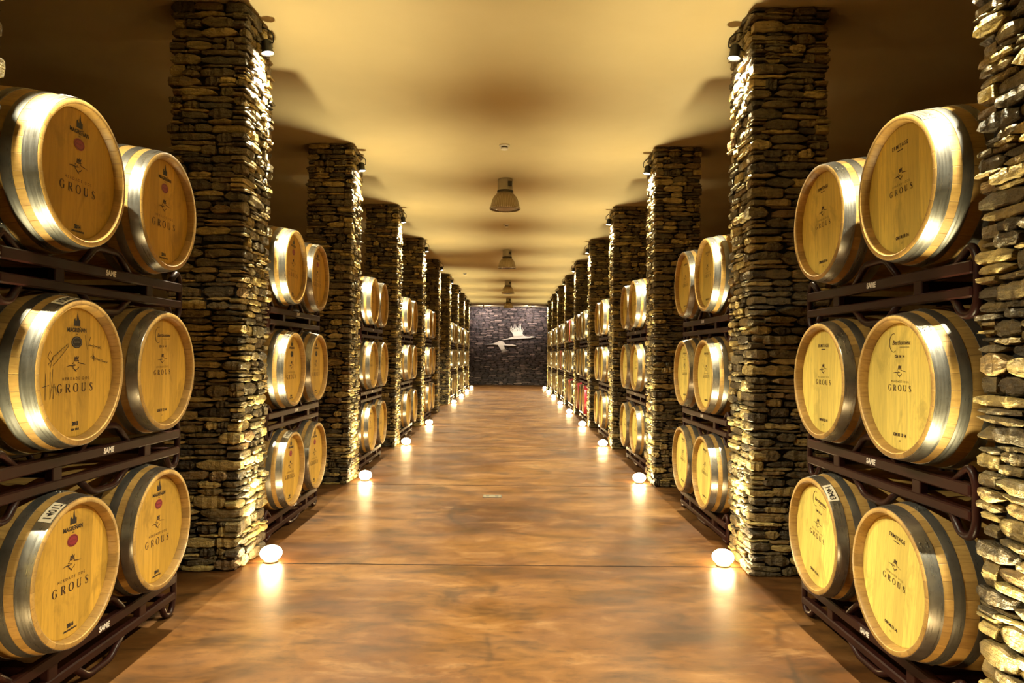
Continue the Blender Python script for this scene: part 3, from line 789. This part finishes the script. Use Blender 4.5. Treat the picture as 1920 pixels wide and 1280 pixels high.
# ------------------------------------------------------------------ pendants on the ceiling
def pendant(y,label):
    r=empty('high_bay_lamp',(-.085,y,CEIL))
    tag(r,label,'ceiling lamp','unlit bell lamps down the middle of the ceiling')
    MB().lathe([(.001,0),(.090,0),(.100,-.006),(.100,-.150),(.104,-.158),(.104,-.176),(.09,-.184),(.001,-.184)],32).build('gear_box',M_ALU,r,True,.5)
    MB().box((.062,-.080,-.075),(.05,.045,.06)).build('switch_plate',simple_dark,r,False)
    bell=[(.085,-.180),(.118,-.200),(.150,-.235),(.174,-.285),(.188,-.345),(.192,-.372),(.205,-.380),(.205,-.396),(.192,-.400),(.184,-.372),(.176,-.335),(.160,-.285),(.138,-.240),(.108,-.208),(.080,-.196)]
    sh=MB().lathe(bell,48).build('bell_reflector',M_REFL,r,True,.9)
    MB().lathe([(.001,-.398),(.10,-.404),(.186,-.392),(.186,-.388),(.001,-.390)],40).build('glass_cover',M_GLASS,r)
    MB().lathe([(.102,-.150),(.107,-.156),(.107,-.172),(.102,-.178)],32).build('collar',simple_dark,r)
simple_dark=simple('dark_band',(.05,.04,.03),.5,.3)
M_GLASS=simple('dull_lamp_glass',(.30,.25,.16),.12)
for i,y in enumerate((9.25,15.5,21.9,28.6)):
    pendant(y,'unlit bell-shaped ceiling lamp, %s one from the camera above the aisle'%ORD[i])
for i,(x,y,d) in enumerate(((-.085,7.73,.058),(-.085,12.45,.05),(-1.30,20.0,.055))):
    r=empty('smoke_detector',(x,y,CEIL)); tag(r,'small white round smoke detector, %s one on the ceiling from the camera'%ORD[i],'smoke detector','smoke detectors on the ceiling')
    MB().lathe([(.001,0),(d,0),(d,-.014),(d*.86,-.022),(.001,-.022)],28).build('base',M_WHITEPL,r,True,.5)
    MB().lathe([(.001,-.034),(d*.66,-.034),(d*.78,-.040),(d*.66,-.052),(d*.3,-.056),(.001,-.056)],28).build('sensor_cap',M_WHITEPL,r,True,.5)
    MB().lathe([(.001,-.020),(d*.55,-.020),(d*.55,-.036),(.001,-.036)],20).build('vent_ring',simple_dark,r,True,.5)
# wall-washer spotlights in front of the far wall
def washer(x,y,label,aim):
    r=empty('wall_washer_lamp',(x,y,CEIL)); tag(r,label,'spotlight','lamps that light the far wall')
    MB().box((0,0,-.012),(.34,.05,.024),bev=.004).build('track',M_WHITEPL,r,True,.5)
    MB().tube([(0,0,-.02),(0,0,-.07)],.008,8).build('stem',M_WHITEPL,r)
    hd=MB().tube([(0,-.06,-.06),(0,.05,-.10),(0,.056,-.102)],[.034,.045,.040],20).build('lamp_head',M_WHITEPL,r,True,.6)
    l=bpy.data.lights.new('washer_light','SPOT'); l.energy=aim[3]; l.color=(1,.86,.78); l.spot_size=math.radians(150); l.spot_blend=.8; l.shadow_soft_size=.03
    o=bpy.data.objects.new('washer_glow',l); link(o,r); o.location=(0,.062,-.104)
    o.rotation_euler=Vector(aim[:3]).to_track_quat('-Z','Y').to_euler()
washer(-1.25,32.6,'small white ceiling spotlight on the left in front of the far wall',(.2,1,-.12,150))
washer(.95,32.6,'small white ceiling spotlight on the right in front of the far wall',(-.2,1,-.12,150))
# floor socket box
r=empty('floor_socket_box',(-.165,7.12,0)); tag(r,'small rectangular metal socket box set into the concrete floor','floor socket')
MB().box((0,0,.002),(.19,.14,.004),bev=.001).build('frame',simple_dark,r,False)
MB().box((0,-.004,.005),(.176,.122,.004),bev=.001).build('lid',M_BRASS,r,False)
for x in (-.045,.045): MB().lathe([(.001,.0095),(.016,.0095),(.018,.007)],16,c=(x,-.01,0)).build('catch',simple_dark,r,False)

# ------------------------------------------------------------------ world and view
w=bpy.data.worlds.new('dim_room'); sc.world=w; w.use_nodes=True
w.node_tree.nodes['Background'].inputs[0].default_value=(.010,.008,.005,1)
sc.view_settings.view_transform='Standard'; sc.view_settings.look='None'; sc.view_settings.gamma=1; sc.view_settings.use_curve_mapping=False
sc.view_settings.exposure=0.55
cy=sc.cycles
cy.use_denoising=True; cy.use_adaptive_sampling=True; cy.adaptive_threshold=.015; cy.max_bounces=8; cy.diffuse_bounces=5; cy.glossy_bounces=4; cy.transmission_bounces=2; cy.sample_clamp_indirect=8; cy.caustics_reflective=False; cy.caustics_refractive=False
